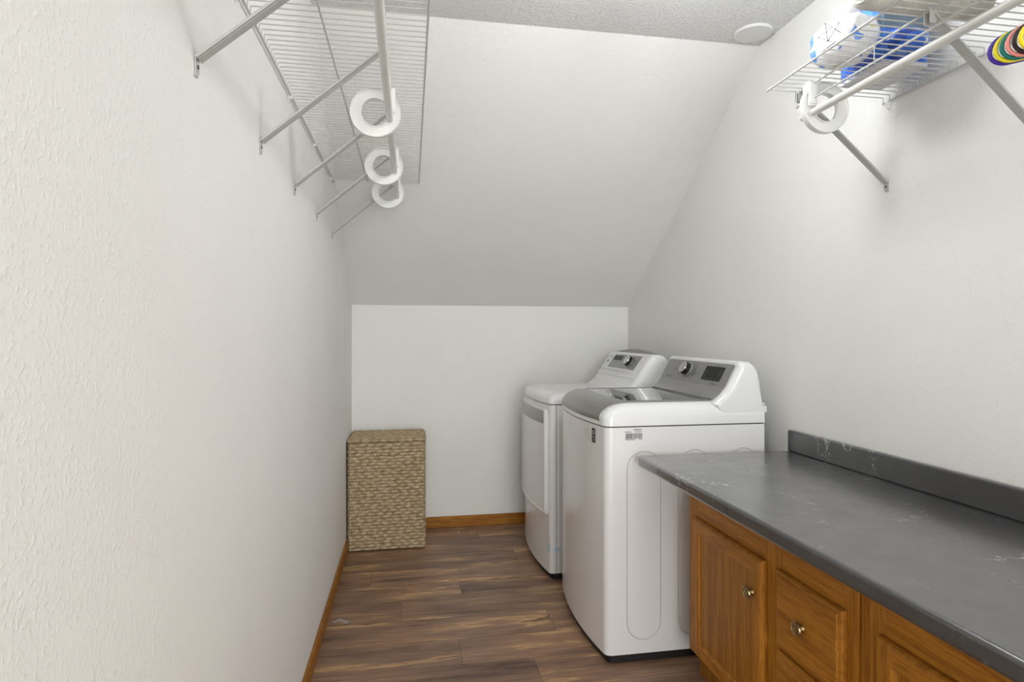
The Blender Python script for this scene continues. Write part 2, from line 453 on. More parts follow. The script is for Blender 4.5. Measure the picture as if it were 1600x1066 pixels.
# lid : grey front lip + glass
ly0, ly1, lxb = wy0+.046, wy1-.046, 1.205
def lidpt(off):
    def f(u, v):
        y = ly0+(ly1-ly0)*v
        xf = wf(y)-.007; x = xf+(lxb-xf)*u
        t = min(1, (x-xf)/.105)
        z = .950+.0635*math.sqrt(max(0, 1-(1-t)**2))**1.05
        # rounded towards the lid's sides
        e = min(1, min(y-ly0, ly1-y)/.02); z -= .0035*(1-e)**2
        return (x, y, z+off)
    return f
def lidpart(u0, u1, off, v0=0, v1=1, nu=30, nv=40):
    bm = B(); g = lidpt(off)
    patch(bm, lambda u, v: g(u0+(u1-u0)*u**1.5 if u0 == 0 else u0+(u1-u0)*u, v0+(v1-v0)*v), nu, nv, (0.002, 0, -.012)); return bm
lid = obj('lid', lidpart(0, .25, 0), m_lidgrey, was, angle=60)
obj('lid_glass', lidpart(.252, .985, -.002, .035, .965), m_glass, lid, angle=60)
for a, b in ((0, .035), (.965, 1)):
    bm = B(); g = lidpt(.0); patch(bm, lambda u, v: g(.25+.75*u, a+(b-a)*v), 20, 3, (0, 0, -.012))
    obj('lid_side_rim', bm, m_lidgrey, lid, angle=60)
# console
def console(root, yA, yB, prof, mats, nm='console', endr=.03):
    """prof: list of (x,z) closed cross section; ends rounded by shrinking towards the middle"""
    cx = sum(p[0] for p in prof)/len(prof); cz = min(p[1] for p in prof)
    bm = B(); rs = []
    xb = max(p[0] for p in prof)
    for k in range(9):
        a = (PI/2)*k/8; s = endr*(1-math.sin(a)); y = yA+endr*(1-math.cos(a)) if False else yA+endr*(1-math.cos(PI/2-a)) if False else None
    n = 8
    def ringat(y, q):
        out = []
        for x, z in prof:
            t = min(1, max(0, (z-cz)/.16))
            out.append((x+(xb-.06-x)*q*.55*t, y, z-(z-cz)*q*.16))
        return out
    for k in range(n+1):
        a = PI/2*k/n; rs.append(ringat(yA+endr*(1-math.cos(a)) if 0 else yA+endr*(1-math.sin(PI/2-a)), (1-math.sin(a))**1.3))
    for k in range(n, -1, -1):
        a = PI/2*k/n; rs.append(ringat(yB-endr*(1-math.sin(PI/2-a)), (1-math.sin(a))**1.3))
    loft(bm, rs)
    return obj(nm, bm, mats, root, angle=50)
def arcp(cx, cz, r, a0, a1, n): return [(cx+r*math.cos(math.radians(a0+(a1-a0)*k/n)), cz+r*math.sin(math.radians(a0+(a1-a0)*k/n))) for k in range(n+1)]
prof = [(1.195, 1.0), (1.212, 1.014), (1.236, 1.032), (1.258, 1.058), (1.307, 1.150)] + arcp(1.327, 1.148, .022, 150, 70, 5) + [(1.352, 1.168), (1.372, 1.158), (1.392, 1.135), (1.404, 1.09), (1.412, 1.02), (1.415, .96), (1.40, .95), (1.25, .95)]
con = console(was, wy0+.001, wy1-.001, prof, m_enam_top)
# sloping face panel laid on the slope, slightly proud
P0, P1 = Vector((1.257, 0, 1.058)), Vector((1.309, 0, 1.153)); sl = (P1-P0); nrm = Vector((-sl.z, 0, sl.x)).normalized()
cy0, cy1 = wy0+.030, wy1-.030
def onface(y, s, off=.0): 
    p = P0+sl*s+nrm*off; return (p.x, y, p.z)
def facepatch(ya, yb, sa, sb, off, th=.002, rad=0, n=6):
    bm = B(); pts = []
    Ls = sl.length
    if rad:
        for cyy, css, a0 in ((yb-rad, sb*Ls-rad, 0), (ya+rad, sb*Ls-rad, 90), (ya+rad, sa*Ls+rad, 180), (yb-rad, sa*Ls+rad, 270)):
            for k in range(n+1):
                a = math.radians(a0+90*k/n); pts.append((cyy+rad*math.cos(a), (css+rad*math.sin(a))/Ls))
    else: pts = [(ya, sa), (yb, sa), (yb, sb), (ya, sb)]
    loft(bm, [[onface(y, s, off) for y, s in pts], [onface(y, s, off+th) for y, s in pts]]); return bm
fp = obj('control_panel', facepatch(cy0, cy1, .0, 1.0, .0005, .003, .014), m_panel, con, angle=40, bevel=.0008)
bm = B(); sk = [(1.2585, 1.0575), (1.243, 1.036), (1.224, 1.022), (1.206, 1.0135)]
patch(bm, lambda u, v: ((lambda q: (q[0]-.0035, cy0+.004+(cy1-cy0-.008)*v, q[1]+.0035))((lambda i, f: (sk[i][0]+(sk[i+1][0]-sk[i][0])*f, sk[i][1]+(sk[i+1][1]-sk[i][1])*f))(min(2, int(u*3)), u*3-min(2, int(u*3))))), 9, 6, (.003, 0, -.003))
obj('lower_panel', bm, m_silver, con, angle=60)
obj('display', facepatch(cy0+.060, cy0+.215, .22, .83, .0042, .001, .003), m_display, con)
bm = B()
Mk = Matrix.Translation(onface(cy0+.375, .56, .004)) @ nrm.to_track_quat('Z', 'Y').to_matrix().to_4x4()
lathe(bm, [(0, 0), (.036, 0), (.036, .004), (.034, .006), (0, .006)], Mk, 40); obj('dial_ring', bm, m_silver, con)
bm = B(); lathe(bm, [(0, .006), (.030, .006), (.030, .026), (.0285, .028), (0, .028)], Mk, 40)
dial = obj('dial', bm, m_black, con)
bm = B(); lathe(bm, [(0, .0278), (.0285, .028), (.028, .030), (.024, .031), (0, .0295)], Mk, 40); obj('dial_cap', bm, m_chrome, dial)
bm = B(); rj = random.Random(3)
def mark(ya, sa, w, h): 
    pts = [(ya, sa), (ya+w, sa), (ya+w, sa+h), (ya, sa+h)]
    bm.faces.new([bm.verts.new(onface(y, s, .0045)) for y, s in pts])
for k in range(6):
    s = .22+.11*k
    mark(cy0+.300+.012*abs(k-2.5)/2.5*-1, s, .022, .022); mark(cy0+.428+rj.random()*.006, s, .018, .022)
for k in range(5): mark(cy0+.47+.01*k, .55-.02*k, .006, .03)
for k in range(9): mark(cy0+.50+.008*k, .12+.03*(k % 2), .006, .05)
for k in range(5): mark(cy0+.075+.011*k, .075, .008, .04)
obj('panel_print', bm, m_ink, con, smooth=False)
bm = B()
def mark2(ya, sa, w, h):
    pts = [(ya, sa), (ya+w, sa), (ya+w, sa+h), (ya, sa+h)]
    bm.faces.new([bm.verts.new(onface(y, s, .0054)) for y, s in pts])
for k in range(7): mark2(cy0+.075+.019*k, .27, .009, .018)
for k in range(4): mark2(cy0+.072+.004*k*0, .38+.1*k, .013, .018)
for k in range(3): mark2(cy0+.19, .38+.1*k, .012, .018)
obj('display_print', bm, plain('pale_print', (120, 124, 124), .5), con, smooth=False)
# barcode sticker on the near side panel, label marks on the front
bm = B(); rj = random.Random(5)
y = wy0-.0008
x = .825
while x < .893:
    w_ = rj.choice((.0007, .0012, .0019)); quad(bm, (x, y, .872), (1, 0, 0), (0, 0, 1), w_, .021); x += w_+rj.choice((.0008, .0012))
for a, b, w_, h_ in ((.823, .867, .044, .003), (.88, .867, .012, .003), (.822, .897, .028, .003), (.862, .897, .032, .0028), (.858, .905, .036, .004)):
    n_ = int(w_/.003)
    for q in range(n_): quad(bm, (a+q*.003, y, b), (1, 0, 0), (0, 0, 1), .0022, h_)
obj('barcode_label', bm, m_ink, was, smooth=False)['label'] = 'grey printed barcode'
def onfront(fn, y, z, off): return Vector((fn(y)-off, y, z))
def frontpatch(fn, ya, yb, za, zb, off, th=.001, n=8):
    bm = B(); patch(bm, lambda u, v: tuple(onfront(fn, ya+(yb-ya)*u, za+(zb-za)*v, off)), n, 2, (-th, 0, 0)); return bm
tagp = obj('front_badge', frontpatch(wf, 2.297, 2.327, .842, .900, .0005), m_inkd, was); tagp['label'] = 'small dark grey badge'
bm = B()
def fquad(fn, ya, za, w, h, off=.002):
    bm.faces.new([bm.verts.new(onfront(fn, a, b, off)) for a, b in ((ya, za), (ya+w, za), (ya+w, za+h), (ya, za+h))])
for k in range(10):
    a0, a1 = 2*PI*k/12, 2*PI*(k+.9)/12
    bm.faces.new([bm.verts.new(onfront(wf, 2.312+r*math.cos(a), .860+r*math.sin(a), .002)) for r, a in ((.007, a0), (.010, a0), (.010, a1), (.007, a1))])
for k in range(3): fquad(wf, 2.303, .876+.006*k, .018, .003)
obj('badge_print', bm, plain('pale_badge_print', (190, 190, 190), .5), tagp, smooth=False)
bm = B()
for k in range(4): fquad(wf, 2.350, .866+.008*k, .055-.012*(k % 2), .0018, .0008)
for k in range(2): fquad(wf, 2.340, .851+.006*k, .03, .002, .0008)
obj('front_text', bm, plain('faint_print', (168, 168, 168), .6), was, smooth=False)
# bracket at the rear of the washer
bm = B(); box(bm, 1.405, 1.448, wy0+.03, wy0+.075, .955, .985); box(bm, 1.405, 1.443, wy0+.035, wy0+.07, .985, .997)
obj('hose_clip', bm, m_wp, was, bevel=.006, seg=3)

# ------------------------------------------------------------------ dryer
dx0, dx1, dy0, dy1, db = .718, 1.405, 3.015, 3.700, .036
df = frontx(dx0, dy0, dy1, db)
dry = thing('clothes_dryer', 'white front-loading clothes dryer behind the washing machine, near the back wall', 'clothes dryer', ((dx0+dx1)/2, (dy0+dy1)/2, 0))
DZ = .912
obj('base_skirt', appliance_body(dx0+.012, dx1-.01, dy0+.006, dy1-.006, 0, .036, db), m_black, dry, bevel=.003)
obj('cabinet', appliance_body(dx0, dx1, dy0, dy1, .033, DZ-.003, db, .02), m_enam, dry, angle=30)
bm = B(); box(bm, dx0+.030, dx0+.0325, dy0-.0006, dy0+.001, .036, DZ-.004)
obj('panel_joint', bm, m_ink, dry)
obj('seam_gasket', appliance_body(dx0+.004, dx1-.004, dy0+.004, dy1-.004, DZ-.003, DZ+.002, db, .018), m_seam, dry)
bm = B(); R = []
for d, z in ((0, .914), (0, .932), (.002, .942), (.007, .951), (.016, .959), (.03, .965), (.05, .968), (.09, .970)):
    R.append(ring(outline(dx0-.003, dx1, dy0-.002, dy1+.002, db, .03, fx=d*1.4, sd=d, bk=0), z))
loft(bm, R)
obj('top_frame', bm, m_enam_top, dry, angle=50)
prof = [(1.10, .955), (1.13, .975), (1.165, 1.005), (1.186, 1.034), (1.276, 1.160)] + arcp(1.292, 1.152, .017, 145, 85, 4) + [(1.33, 1.168), (1.350, 1.162), (1.372, 1.145), (1.385, 1.09), (1.395, 1.0), (1.398, .95), (1.2, .94)]
dcon = console(dry, dy0+.001, dy1-.001, prof, m_enam_top, endr=.035)
P0, P1 = Vector((1.186, 0, 1.034)), Vector((1.276, 0, 1.160)); sl = P1-P0; nrm = Vector((-sl.z, 0, sl.x)).normalized()
ey0, ey1 = dy0+.028, dy1-.028
obj('fascia', facepatch(ey0, ey1, 0.0, 1.0, .0003, .002, .006), m_enam_top, dcon, bevel=.0008)
obj('control_panel', facepatch(ey0+.085, ey1-.115, .34, .94, .0025, .0015, .003), m_panel, dcon)
obj('display', facepatch(ey1-.275, ey1-.13, .68, .88, .0042, .001, .001), m_inkd, dcon)
Mk = Matrix.Translation(onface(ey0+.215, .66, .004)) @ nrm.to_track_quat('Z', 'Y').to_matrix().to_4x4()
bm = B(); lathe(bm, [(0, 0), (.037, 0), (.037, .003), (.033, .004), (0, .004)], Mk, 40); obj('dial_ring', bm, m_silver, dcon)
bm = B(); lathe(bm, [(0, .004), (.031, .004), (.031, .020), (0, .020)], Mk, 40); dd = obj('dial', bm, m_black, dcon)
bm = B(); lathe(bm, [(0, .019), (.030, .02), (.029, .024), (.02, .026), (0, .0255)], Mk, 40); obj('dial_cap', bm, m_chrome, dd)
bm = B()
for k in range(12): mark(ey0+.11+.034*k, .22, .018, .025)
for k in range(10): mark(ey0+.12+.030*k, .15, .010, .02)
mark(ey0+.27, .08, .02, .03); mark(ey0+.045, .6, .004, .1); mark(ey1-.08, .80, .035, .06); mark(ey1-.085, .20, .02, .04); mark(ey1-.05, .20, .02, .04)
obj('panel_print', bm, plain('dryer_print', (150, 150, 150), .6), dcon, smooth=False)
bm = B(); lathe(bm, [(0, 0), (.010, 0), (.010, .001), (0, .001)], Matrix.Translation(onface(ey1-.05, .60, .0022)) @ nrm.to_track_quat('Z', 'Y').to_matrix().to_4x4(), 24)
obj('brand_badge', bm, m_ink, dcon)
# dark arched cap along the console top
bm = B(); n = 16; rs = []
for k in range(n+1):
    t = k/n; y = dy0+.04+(dy1-dy0-.08)*t; hh = .004+.022*math.sin(PI*t)**.8
    rs.append([(1.296, y, 1.165), (1.303, y, 1.165+hh*.8), (1.325, y, 1.165+hh), (1.350, y, 1.163+hh*.6), (1.356, y, 1.150)])
loft(bm, rs); obj('console_cap', bm, plain('console_cap_grey', (140, 140, 138), .35), dcon, angle=60)
# door : bowed panel with raised rim and grey handle recess
def doorpts(ya, yb, za, zb, r, n=8, m=14):
    pts = []
    for k in range(m): pts.append((ya+(yb-ya)*k/m, za+.018*(-math.sin(PI*k/m))))
    for k in range(m): pts.append((yb, za+(zb-za)*k/m))
    for k in range(m): pts.append((yb+(ya-yb)*k/m, zb))
    for k in range(m): pts.append((ya, zb+(za-zb)*k/m))
    return pts
def frontslab(fn, pts, off, th):
    bm = B()
    a = [bm.verts.new(onfront(fn, y, z, off)) for y, z in pts]; b = [bm.verts.new(onfront(fn, y, z, off+th)) for y, z in pts]
    n = len(a)
    for i in range(n): bm.faces.new((a[i], a[(i+1) % n], b[(i+1) % n], b[i]))
    return bm, a, b
def bowslab(fn, ya, yb, za, zb, off, th, rad=.03, n=20):
    """rounded-corner slab following the bowed front; edge inset by arcs at each column"""
    bm = B()
    def zr(y):
        e = min(y-ya, yb-y); 
        if e >= rad: return za, zb
        q = rad-math.sqrt(max(0, rad*rad-(rad-e)**2)); return za+q, zb-q
    ys = [ya+rad*(1-math.cos(PI/2*k/6)) for k in range(7)]+[ya+rad+(yb-ya-2*rad)*k/n for k in range(1, n)]+[yb-rad*(1-math.cos(PI/2*k/6)) for k in range(6, -1, -1)]
    rs = []
    for y in ys:
        a, b = zr(y)
        o1, o2 = onfront(fn, y, a, off), onfront(fn, y, b, off)
        p1, p2 = onfront(fn, y, a+.004, off+th), onfront(fn, y, b-.004, off+th)
        rs.append([o1, o2, p2, p1])
    loft(bm, rs); return bm
ddr = obj('door', bowslab(df, dy0+.026, dy1-.026, .322, .885, .0, .016, .03), m_enam, dry, angle=40, bevel=.003)
bm = B()
rim = []
ya, yb = dy0+.034, dy1-.034
for k in range(25): rim.append((ya, .800-.0*k) if 0 else None)
rim = [(ya, .868), (ya, .6), (ya, .372)] + [(ya+.03*(1-math.cos(PI/2*k/5)), .372-.03*math.sin(PI/2*k/5)) for k in range(1, 6)] + [(ya+.03+(yb-ya-.06)*k/16, .342) for k in range(1, 17)] + [(yb-.03*(1-math.sin(PI/2*k/5)) , .342+.03*(1-math.cos(PI/2*k/5))) for k in range(1, 6)] + [(yb, .6), (yb, .868)]
tube(bm, [onfront(df, y, z, .013) for y, z in rim], .0085, 8)
obj('door_rim', bm, m_enam_top, ddr)
hd = obj('door_handle', bowslab(df, dy0+.050, dy1-.045, .805, .878, .0155, .003, .012), m_silver, ddr, angle=40); hd['label'] = 'silver grey recessed door pull'
# strips of pale blue tape at the lower near corner
bm = B()
for (a, b, z0, z1) in ((dy0+.004, dy0+.05, .148, .168), (dy0+.004, dy0+.018, .14, .19)):
    patch(bm, lambda u, v: tuple(onfront(df, a+(b-a)*u, z0+(z1-z0)*v, .0012)), 4, 1)
box(bm, dx0+.02, dx0+.05, dy0-.0012, dy0, .146, .168)
obj('tape', bm, plain('pale_blue_tape', (190, 206, 222), .5), dry)['label'] = 'pale blue tape'

# ------------------------------------------------------------------ countertop and cabinets
TY, TX, TZ, TT = 2.150, .853, .817, .040
YN = .10      # near end of the run, out of view beside the viewer
top = thing('countertop', 'charcoal grey laminate countertop with white veins and an upstand along the right wall', 'countertop', ((TX+XR)/2, (TY+YN)/2, TZ-TT))
obj('worktop', boxb(TX, XR-.003, YN, TY, TZ-TT, TZ), m_counter, top, bevel=.009, seg=4)
obj('backsplash', boxb(XR-.024, XR-.003, YN, TY-.004, TZ-.001, TZ+.083), m_counter, top, bevel=.006, seg=3)

FX = 1.036    # face frame plane
CT = TZ-TT
def lathe_x(bm, prof, x, y, z, seg=28): lathe(bm, prof, Matrix.Translation((x, y, z)) @ Matrix.Rotation(-PI/2, 4, 'Y'), seg)
def knob(par, x, y, z):
    bm = B(); lathe_x(bm, [(0, 0), (.011, 0), (.0095, .003), (.0075, .006), (.0075, .009), (.013, .012), (.0185, .0145), (.0192, .017), (.0182, .020), (.0160, .0207), (.0146, .0188), (.008, .0192), (0, .0205)], x, y, z)
    return obj('knob', bm, m_brass, par, angle=25)
def recess_door(root, ya, yb, za, zb, kn=None):
    fw = .055; x1 = FX-.001; x0 = x1-.020
    bm = B()
    # frame ring with bevelled outer edge, front at x0
    def rect(i, x): return [(x, ya+i, za+i), (x, yb-i, za+i), (x, yb-i, zb-i), (x, ya+i, zb-i)]
    loft(bm, [rect(0, x1), rect(0, x0+.010), rect(.004, x0+.004), rect(.010, x0), rect(fw-.010, x0), rect(fw-.004, x0+.003), rect(fw-.001, x0+.0085), rect(fw, x0+.0088)], cap=False)
    dr = obj('door', bm, oak_z, root, smooth=False)
    # horizontal grain rails as their own strips of material
    for (z0, z1) in ((za+.010, za+fw-.010), (zb-fw+.010, zb-.010)):
        obj('door_rail', boxb(x0-.0006, x0+.004, ya+fw-.008, yb-fw+.008, z0, z1), oak_x, dr, smooth=False)
    bm = B(); box(bm, x0+.0085, x1-.002, ya+fw-.002, yb-fw+.002, za+fw-.002, zb-fw+.002)
    obj('door_panel', bm, oak_panel, dr, smooth=False)
    if kn: knob(dr, x0+.0, kn[0], kn[1])
    return dr
def slab_drawer(root, ya, yb, za, zb, kn=None):
    x1 = FX-.001; x0 = x1-.020
    bm = B()
    def rect(i, x): return [(x, ya+i, za+i), (x, yb-i, za+i), (x, yb-i, zb-i), (x, ya+i, zb-i)]
    loft(bm, [rect(0, x1), rect(0, x0+.011), rect(.003, x0+.006), rect(.010, x0+.0035), rect(.0125, x0+.0005), rect(.014, x0)])
    dr = obj('drawer_front', bm, oak_x, root, smooth=False)
    if kn: knob(dr, x0, kn[0], kn[1])
    return dr
def cabinet(name, label, ya, yb, stiles, rails, group=None):
    """stiles: (y0,y1) ; rails: (y0,y1,z0,z1)"""
    root = thing(name, label, 'cabinet', ((FX+XR)/2, (ya+yb)/2, 0), group)
    bm = B()
    box(bm, FX+.019, XR-.006, ya+.001, ya+.017, .10, CT-.001); box(bm, FX+.019, XR-.006, yb-.017, yb-.001, .10, CT-.001)
    box(bm, FX+.019, XR-.006, ya+.017, yb-.017, .10, .116); box(bm, XR-.012, XR-.006, ya+.017, yb-.017, .116, CT-.001)
    obj('carcass', bm, oak_end, root, smooth=False)
    for a, b in stiles:
        obj('face_frame_stile', boxb(FX, FX+.019, a, b, .10, CT-.001), oak_z, root, bevel=.0012)
    for a, b, z0, z1 in rails:
        obj('face_frame_rail', boxb(FX+.0003, FX+.019, a, b, z0, z1), oak_x, root, bevel=.001)
    bm = B(); box(bm, FX+.040, FX+.055, ya+.003, yb-.003, 0, .10); box(bm, FX+.055, XR-.006, ya+.003, ya+.018, 0, .10); box(bm, FX+.055, XR-.006, yb-.018, yb-.003, 0, .10)
    obj('toe_kick', bm, oak_end, root, smooth=False)
    return root
c1a, c1b = 1.240, 2.095
cab1 = cabinet('base_cabinet', 'golden oak base cabinet with knobbed door and drawers, nearest the washing machine', c1a, c1b,
    [(c1a, c1a+.045), (1.525, 1.615), (c1b-.065, c1b)],
    [(c1a+.045, 1.525, .600, CT-.001), (1.615, c1b-.065, .600, CT-.001), (c1a+.045, 1.525, .360, .425), (c1a+.045, 1.525, .10, .15), (1.615, c1b-.065, .10, .15)])
recess_door(cab1, 1.600, 2.040, .118, .612, (1.648, .502))
slab_drawer(cab1, 1.275, 1.537, .400, .614, (1.415, .505))
slab_drawer(cab1, 1.275, 1.537, .118, .386, (1.415, .25))
c2a, c2b = .30, 1.205
cab2 = cabinet('base_cabinet', 'golden oak base cabinet with framed doors, at the near end of the counter run', c2a, c2b,
    [(c2a, c2a+.045), (c2b-.045, c2b), (.73, .775)],
    [(.775, c2b-.045, .600, CT-.001), (c2a+.045, .73, .600, CT-.001), (.775, c2b-.045, .10, .15), (c2a+.045, .73, .10, .15)])
recess_door(cab2, .760, 1.168, .118, .612, (.808, .502))
recess_door(cab2, .330, .742, .118, .612, (.69, .502))
# narrow filler strip between the two cabinets
bm = B(); box(bm, FX+.006, FX+.02, c2b+.003, c1a-.003, .10, CT-.03)
obj('filler_strip', bm, oak_z, cab1, bevel=.001)

# ------------------------------------------------------------------ wire shelves
DZK = 2.030
def shelf(name, label, wx, s, ya, yb, braces, hooks, clips, grp=None):
    """wx: wall plane, s: +1 when the shelf grows towards +x. X offset o -> wx + s*o"""
    X = lambda o: wx+s*o
    root = thing(name, label, 'wire shelf', (X(.2), (ya+yb)/2, 2.0), grp)
    bm = B(); y = yb-.004
    while y > ya:
        tube(bm, [(X(.010), y, DZK-.013), (X(.010), y, DZK+.0035), (X(.014), y, DZK+.0045), (X(.414), y, DZK+.0045)], .0017, 6); y -= .0262
    y = yb-.004
    while y > ya:
        tube(bm, [(X(.3155), y, DZK+.002), (X(.3155), y, DZK-.044)], .0014, 6); y -= .0262*12
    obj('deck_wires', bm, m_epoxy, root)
    for o, z, r in ((.008, DZK-.013, .0032), (.414, DZK, .0030), (.165, DZK, .0028), (.312, DZK, .0030), (.312, DZK-.044, .0030)):
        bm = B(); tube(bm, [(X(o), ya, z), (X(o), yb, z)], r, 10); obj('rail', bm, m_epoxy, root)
    for y in braces:
        top = Vector((X(.306), y, DZK-.012)); bot = Vector((X(.006), y, 1.762))
        d = (bot-top).normalized(); side = Vector((0, 1, 0)); up = d.cross(side)
        bm = B()
        def prism(a, b, hw, up0, up1):
            rs = []
            for p in (a, b): rs.append([p+side*hw+up*up0, p-side*hw+up*up0, p-side*hw+up*up1, p+side*hw+up*up1])
            loft(bm, rs)
        sg = -1 if up.z > 0 else 1
        prism(top, bot, .0100, -.0012, .0012)
        for q in (-1, 1):
            rs = [[p+side*(q*.0100)+up*0, p+side*(q*.0086)+up*0, p+side*(q*.0086)+up*(sg*-.007), p+side*(q*.0100)+up*(sg*-.007)] for p in (top, bot)]
            loft(bm, rs)
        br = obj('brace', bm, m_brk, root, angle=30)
        bm = B(); x0, x1 = sorted((X(.0008), X(.0028)))
        vs = [(x0, y-.009, 1.772), (x0, y+.009, 1.772), (x0, y+.009, 1.742), (x0, y+.003, 1.732), (x0, y-.009, 1.732)]
        loft(bm, [vs, [(x1, b, c) for a, b, c in vs]])
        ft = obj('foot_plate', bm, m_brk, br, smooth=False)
        bm = B(); lathe(bm, [(0, 0), (.0038, 0), (.0032, .002), (0, .0024)], Matrix.Translation((X(.0026), y, 1.750)) @ Matrix.Rotation(s*PI/2, 4, 'Y'), 16)
        obj('screw', bm, m_screw, br)
        bm = B(); xa, xb = sorted((X(.300), X(.318)))
        box(bm, xa, xb, y-.009, y-.0072, DZK-.03, DZK+.004); box(bm, xa, xb, y+.0072, y+.009, DZK-.03, DZK+.004)
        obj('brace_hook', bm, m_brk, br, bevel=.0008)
    for y in hooks:
        # open ring with a channel section hanging from the lip
        cx, cz, ro, ri = X(.266), 1.963, .076, .043
        bm = B(); n = 44; rs = []
        for k in range(n):
            a = 2*PI*k/n; c, sn = math.cos(a), math.sin(a)
            sec = [(ro, -.010), (ro, .010), (ro-.0028, .010), (ro-.0028, .0025), (ri+.0028, .0025), (ri+.0028, .010), (ri, .010), (ri, -.010), (ri+.0028, -.010), (ri+.0028, -.0025), (ro-.0028, -.0025), (ro-.0028, -.010)]
            rs.append([bm.verts.new((cx+r*c, y+q, cz+r*sn)) for r, q in sec])
        for a, b in zip(rs, rs[1:]+rs[:1]):
            m_ = len(a)
            for i in range(m_): bm.faces.new((a[i], a[(i+1) % m_], b[(i+1) % m_], b[i]))
        hk = obj('rod_hook', bm, m_wp, root, angle=30)
        hk['label'] = 'round white plastic rod hook'
        bm = B(); xa, xb = sorted((X(.302), X(.326)))
        box(bm, xa, xb, y-.018, y-.012, DZK-.062, DZK+.006); box(bm, xa, xb, y+.012, y+.018, DZK-.062, DZK+.006); x2, x3 = sorted((X(.320), X(.326))); box(bm, x2, x3, y-.014, y+.014, DZK-.062, DZK+.006)
        box(bm, xa, xb, y-.014, y+.014, DZK-.067, DZK-.060)
        obj('hook_clip', bm, m_wp, hk, bevel=.002)
        bm = B(); lathe(bm, [(0, 0), (.003, 0), (0, .002)], Matrix.Translation((X(.326), y, DZK-.03)) @ Matrix.Rotation(s*PI/2, 4, 'Y'), 12)
        obj('hook_screw', bm, m_screw, hk)
        # saddle that carries the rod
        bm = B()
        pts = [(X(.309)+.0150*math.cos(a), 1.945+.0150*math.sin(a)) for a in [PI+PI*k/10 for k in range(11)]]
        pts2 = [(X(.309)+.0120*math.cos(a), 1.945+.0120*math.sin(a)) for a in [2*PI-PI*k/10 for k in range(11)]]
        pr = pts+pts2; loft(bm, [[(a, y-.008, b) for a, b in pr], [(a, y+.008, b) for a, b in pr]])
        obj('hook_saddle', bm, m_wp, hk, angle=30)
    for y in clips:
        bm = B(); xa, xb = sorted((X(.0005), X(.012)))
        box(bm, xa, xb, y-.006, y+.006, DZK-.024, DZK-.009); box(bm, xa, sorted((X(.0005), X(.004)))[1] if s > 0 else xb, y-.004, y+.004, DZK-.036, DZK-.02)
        ck = obj('wall_clip', bm, m_wp, root, bevel=.0015)
    return root
shelf('wire_shelf', 'long empty white wire shelf fixed to the left wall, with diagonal braces', XL, 1, -.55, 3.000,
      [.67, 1.127, 1.583, 2.03, 2.488, 2.967], [.60, 1.20, 1.885, 2.480, 2.935][2:], [.5, 1.0, 1.36, 1.93, 2.40, 2.9])
shelf('wire_shelf', 'white wire shelf on the right wall holding bags and bundles, with a screwed diagonal brace', XR, -1, -.20, 1.680,
      [.74, 1.20, 1.672], [.2, 1.615], [.4, .9, 1.36, 1.66])
RZ = 1.945
for X_, a, b, lab in ((XL+.309, -.5, 2.965, 'long bare white closet rod hanging under the left wall shelf'), (XR-.309+.0, -.15, 1.655, 'white closet rod under the right shelf, carrying colourful hangers')):
    bm = B(); tube(bm, [(X_, a, RZ), (X_, b, RZ)], .0112, 20)
    tag(obj('closet_rod', bm, m_rod, angle=40), lab, 'closet rod')

# ------------------------------------------------------------------ hangers
def hanger(colour, nm, yrod, yaw, lab, nudge=0):
    r = .0037
    M = Matrix.Translation((XR-.309, yrod, RZ+.0112+.0034)) @ Matrix.Rotation(yaw, 4, 'Z')
    root = thing('clothes_hanger', lab, 'hanger', (XR-.309, yrod, RZ), 'plastic hangers on the right rod')
    hw, zt, zb = .172, -.128, -.180
    rad = (zt-zb)/2; pts = []
    pts += [(0.0, -.070)]
    pts += [(.03, -.078), (.10, -.104)]
    pts += [(hw+rad*math.cos(a), (zt+zb)/2+rad*math.sin(a)) for a in [math.radians(80-170*k/12) for k in range(13)]]
    pts += [(x, zb) for x in (.1, 0, -.1)]
    pts += [(-hw-rad*math.cos(a), (zt+zb)/2+rad*math.sin(a)) for a in [math.radians(-90+170*k/12) for k in range(13)]]
    pts += [(-.10, -.104), (-.03, -.078)]
    bm = B(); tube(bm, [M @ Vector((x, 0, z)) for x, z in pts], r, 10, closed=True)
    m = plain(nm, colour, .3)
    obj('hanger_frame', bm, m, root)
    hr = .020; hk = [(hr*math.cos(a), -hr+hr*math.sin(a)) for a in [math.radians(205-265*k/16) for k in range(17)]]
    hk += [(.004, -.047), (0, -.056), (0, -.070)]
    bm = B(); tube(bm, [M @ Vector((x, 0, z)) for x, z in hk], .0034, 8)
    obj('hook', bm, m, root)
hcol = [((70, 40, 160), 'purple_plastic', 'purple plastic hanger, the farthest of those on the right rod'),
        ((236, 220, 40), 'yellow_plastic', 'lemon yellow plastic hanger hanging between the purple and the teal ones'),
        ((10, 120, 105), 'teal_plastic', 'teal green plastic hanger between the yellow and the salmon pink ones'),
        ((240, 150, 140), 'salmon_plastic', 'salmon pink plastic hanger between the teal and the black ones'),
        ((45, 25, 30), 'black_plastic', 'black plastic hanger beside the salmon pink one'),
        ((238, 214, 30), 'golden_plastic', 'bright yellow plastic hanger in front of the black one, nearest the viewer')]
for i, (c, nm, lab) in enumerate(hcol):
    hanger(c, nm, .792-.0115*i, -math.radians(52), lab)

